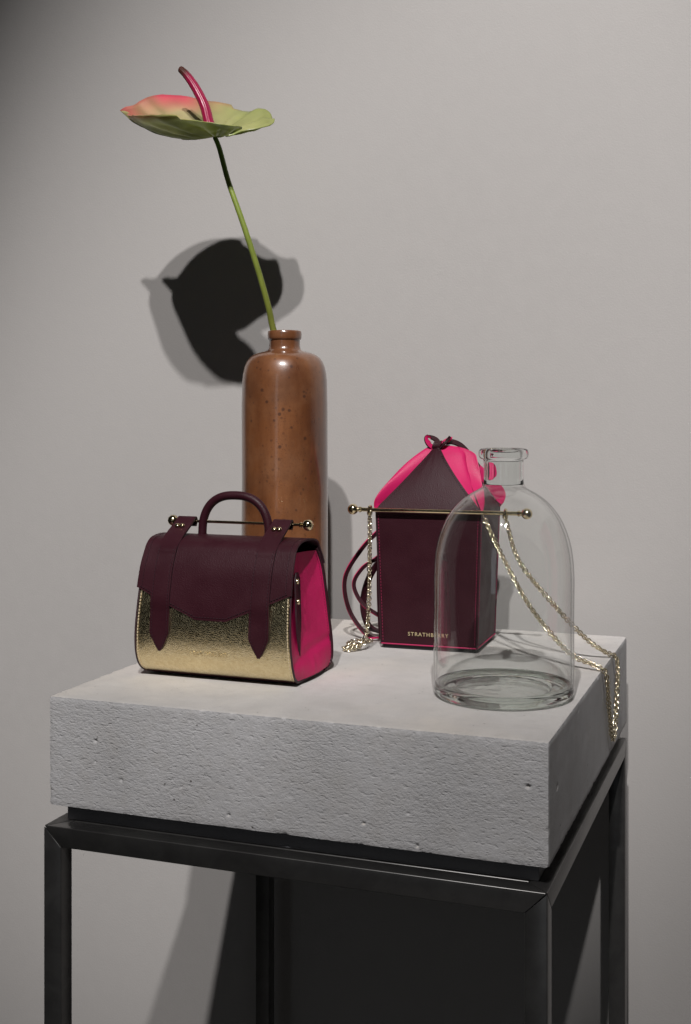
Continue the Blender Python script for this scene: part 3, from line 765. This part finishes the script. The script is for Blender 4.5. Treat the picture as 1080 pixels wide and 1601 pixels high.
def pleat(sx, sy, scale, lift, ridge=None):
    """pink leather between two flaps, folded outward"""
    n, m = 25, 48; G = np.zeros((n, m, 3))
    for j in range(m):
        t = j / (m - 1) * .97; z = ZA + TH * t
        A = np.array([sx * pw(t, HX), sy * pd(t, HY), z]); B = np.array([sx * pd(t, HX), sy * pw(t, HY), z])
        f = (1 - math.exp(-t * 9)) * (1 - t) ** .55 * scale
        if ridge:
            q = ridge(t); C2 = 2 * np.array([q[0], q[1], z + q[2]]) - .5 * (A + B)
            k0 = (1 - math.exp(-t * 12)); Cc = C2 * k0 + (1 - k0) * .5 * (A + B)
        else:
            Cc = np.array([sx * (max(abs(A[0]), abs(B[0])) * .92 + .030 * f), sy * (max(abs(A[1]), abs(B[1])) * .92 + .030 * f), z + lift * f * .012])
        for i in range(n):
            u = i / (n - 1); p = A * (1 - u) ** 2 + Cc * 2 * u * (1 - u) + B * u * u
            if ridge: p = p - (A + B) / np.linalg.norm((A + B)[:2]) * np.array([1, 1, 0]) * .015 * math.exp(-((u - .33) / .085) ** 2) * math.sin(math.pi * min(1, t * 1.02))
            p = p + np.array([0, 0, .0012 * noise.noise(Vector((u * 3, t * 4, sx + 2 * sy))) * math.sin(math.pi * u)]); G[i, j] = p
    slab('pleat', G, .0014, [PINK, PINK, BURG_IN], bb, flip=(sx * sy > 0))
def puffed(t):
    e_ = max(0, 1 - max(0, (t - .80) / .17) ** 2) ** .5
    return ((.068 * (1 - t) + .044 * t) * (.25 + .75 * e_), -.040 + .036 * t, .002 * math.sin(3 * t))
pleat(-1, -1, 1.0, .1); pleat(1, -1, 1.1, 0, puffed); pleat(1, 1, 1.5, .4); pleat(-1, 1, 1.0, 0)

# leather ribbons: the knot and the drawstring loops
def ribbon(name, P, width, wdir, mats, parent, n=50, th=.0011, twist=0.0):
    if name == 'drawstring': th = .0024
    P = catmull(P, n); Tn = np.gradient(P, axis=0); Tn /= np.linalg.norm(Tn, axis=1, keepdims=True); wd = np.array(wdir, float); G = np.zeros((5, n, 3))
    for j in range(n):
        b = wd - Tn[j] * wd.dot(Tn[j]); b /= np.linalg.norm(b); c = np.cross(Tn[j], b); a = twist * j / n; b = b * math.cos(a) + c * math.sin(a)
        for i in range(5): G[i, j] = P[j] + b * width * (i / 4 - .5)
    return slab(name, G, th, mats, parent)
KZ = ZA + TH * .93
mb = MB()
kn = empty  # knot: a wrapped collar with loops and tails
V, F = tube_data([(.0085 * math.cos(a), .0080 * math.sin(a), KZ + .001 * math.sin(3 * a)) for a in np.linspace(0, 2 * math.pi, 40)], .0032, 10, caps=False); knot = obj('knot', V, F, PINK, bb)
for (P, wd_, mt) in (
    ([(-.004, -.008, KZ), (-.010, -.012, KZ + .006), (-.012, -.006, KZ + .0125), (-.004, -.002, KZ + .010), (.001, -.006, KZ + .002)], (.2, 1, .3), [PINK, BURG]),
    ([(.004, -.008, KZ), (.010, -.012, KZ + .005), (.014, -.006, KZ + .0115), (.006, -.001, KZ + .009), (.000, -.006, KZ + .002)], (-.2, 1, .3), [PINK, BURG]),
    ([(-.003, -.009, KZ - .004), (-.001, -.013, KZ + .002), (.001, -.011, KZ + .008), (.000, -.004, KZ + .009)], (1, 0, .1), [BURG, PINK]),
    ([(.003, -.009, KZ + .002), (.009, -.012, KZ - .006), (.011, -.011, KZ - .016)], (.6, .5, .3), [PINK, BURG]),
    ([(.008, .000, KZ + .006), (.016, .004, KZ + .007), (.026, .008, KZ + .002), (.036, .014, KZ - .010), (.044, .022, KZ - .024)], (0, 1, .6), [PINK, BURG]),
    ([(-.006, .000, KZ + .003), (-.012, .006, KZ + .001), (-.021, .012, KZ - .010), (-.030, .020, KZ - .026), (-.040, .030, KZ - .050)], (.3, 1, .5), [BURG, PINK])):
    ribbon('loop', P, .0092, wd_, mt, knot, th=.0016)
# hanging drawstring loops beside the left side of the bag (bag coordinates)
ribbon('drawstring', [(-.040, .030, KZ - .050), (-.066, .020, .150), (-.0800, .006, .134), (-.0990, -.004, .1120), (-.1185, -.010, .0760), (-.1130, -.010, .0360), (-.0890, -.012, .0060), (-.0700, -.012, .0035), (-.0600, -.006, .0045)], .0050, (.8, .6, 0), [PINK, BURG, PINK], bb, 90)
ribbon('drawstring', [(-.0640, .020, .150), (-.0760, .012, .1080), (-.0980, -.004, .0880), (-.1070, -.010, .0680), (-.0960, -.010, .0450), (-.0760, -.008, .0310), (-.0640, .000, .0260)], .0046, (.8, .6, 0), [PINK, BURG, PINK], bb, 80)
ribbon('drawstring', [(-.0640, .034, .120), (-.0800, .030, .1020), (-.0980, .024, .0720), (-.1050, .022, .0400), (-.0980, .022, .0120), (-.0800, .020, .0045), (-.064, .02, .004)], .0080, (.8, .6, 0), [PINK, BURG, BURG_IN], bb, 80)
V, F = tube_data(catmull([(-.0675, -.030, .120), (-.0690, -.031, .08), (-.0680, -.031, .04), (-.0660, -.031, .006)], 30), .0016, 8); obj('drawstring', V, F, BURG, bb)

# front bar
BBY, BBZ = -.0625, .1662
BL, BR = -.0905, .1190
V, F = tube_data([(BL + .006, BBY, BBZ), (BR - .006, BBY, BBZ)], .0024, 16); b2 = obj('bar', V, F, BRASS, bb)
for x, s in ((BL, -1), (BR, 1)):
    mb = MB(); mb.add(*sphere_data((x, BBY, BBZ), .0064, 28, 18)); mb.add(*tube_data([(x - s * .0105, BBY, BBZ), (x - s * .0085, BBY, BBZ), (x - s * .0078, BBY, BBZ), (x - s * .004, BBY, BBZ)], [.0030, .0038, .0024, .0030], 16))
    mb.build('ball_end', BRASS, b2)
for x in (BL + .0215, BR - .0245):
    V, F = tube_data([(x, BBY + .0052 * math.cos(a), BBZ - .001 + .0052 * math.sin(a)) for a in np.linspace(0, 2 * math.pi, 30)], .0016, 10, caps=False); obj('ring', V, F, BRASS, b2)
def on_box(x, y, z): return Vector((x, -hy(.0190 + y) - .0012 - z - .0010 * math.sin(math.pi * (.0190 + y) / BZ1) * (1 - (x / HX0) ** 2), .0190 + y))
lettering('lettering', 'STRATHBERRY', .0062, BRASS, bb, on_box, 1.28, .0002)

# chain: heavy interlocked links
def chain(name, pts, parent, pitch=.0035, R0=.00265, r0=.00082):
    P = arclen(catmull(pts, 400), pitch); P, Tn, N = frames(P); mb = MB()
    S, s2 = 10, 6
    for i in range(len(P)):
        B = Tn[i].cross(N[i]); a = (math.pi / 2) * (i % 2) + .5 * math.sin(i * .35) + i * .06
        X = N[i] * math.cos(a) + B * math.sin(a); Y = Tn[i].cross(X); Vv = []
        for q in range(S):
            t = 2 * math.pi * q / S; c = Tn[i] * math.cos(t) * R0 * 1.12 + X * math.sin(t) * R0; rad_ = c.normalized()
            for w_ in range(s2):
                b = 2 * math.pi * w_ / s2; Vv.append(tuple(P[i] + c + (rad_ * math.cos(b) + Y * math.sin(b)) * r0))
        Ff = [(q * s2 + w_, ((q + 1) % S) * s2 + w_, ((q + 1) % S) * s2 + (w_ + 1) % s2, q * s2 + (w_ + 1) % s2) for q in range(S) for w_ in range(s2)]
        mb.add(Vv, Ff)
    o = mb.build(name, CHAIN, parent, sharp=0); o['kind'] = 'stuff'; return o
cr_, sr_ = math.cos(R(1.6)), math.sin(R(1.6))
def loc(x, y, z):       # world (z above the block top) -> bag coordinates
    x -= .0395; y -= .1400; return (x * cr_ + y * sr_, -x * sr_ + y * cr_, z)
chain('chain_strap', [(BL + .0215, BBY - .002, BBZ - .004), (BL + .0225, BBY - .004, .140), (BL + .0225, BBY - .006, .090), (BL + .0215, BBY - .008, .040), (BL + .0185, BBY - .012, .012), (BL + .010, BBY - .022, .0048), (BL + .002, BBY - .028, .0036), (BL - .004, BBY - .021, .0036), (BL + .001, BBY - .014, .0042), (BL + .010, BBY - .012, .0060), (BL + .006, BBY - .002, .0046), (BL - .006, BBY + .000, .0036), (BL - .006, BBY + .022, .0036), (BL + .014, BBY + .034, .0036)], bb)
xr = BR - .0245
chain('chain_strap', [(xr, BBY - .003, BBZ - .004), loc(.150, .0850, .112), loc(.188, .0870, .065), loc(.222, .1010, .026), loc(.2430, .1160, .0075), loc(.2535, .1260, .0010), loc(.2565, .1270, -.012), loc(.2560, .1225, -.045), loc(.2558, .1080, -.078), loc(.2558, .0960, -.0865), loc(.2558, .0830, -.078), loc(.2558, .0620, -.045), loc(.2562, .0450, -.014), loc(.2535, .0420, .0010), loc(.2400, .0430, .0070), loc(.212, .0500, .018), loc(.170, .0580, .062), loc(.138, .0670, .112), (.0690, BBY - .004, BBZ - .004)], bb)
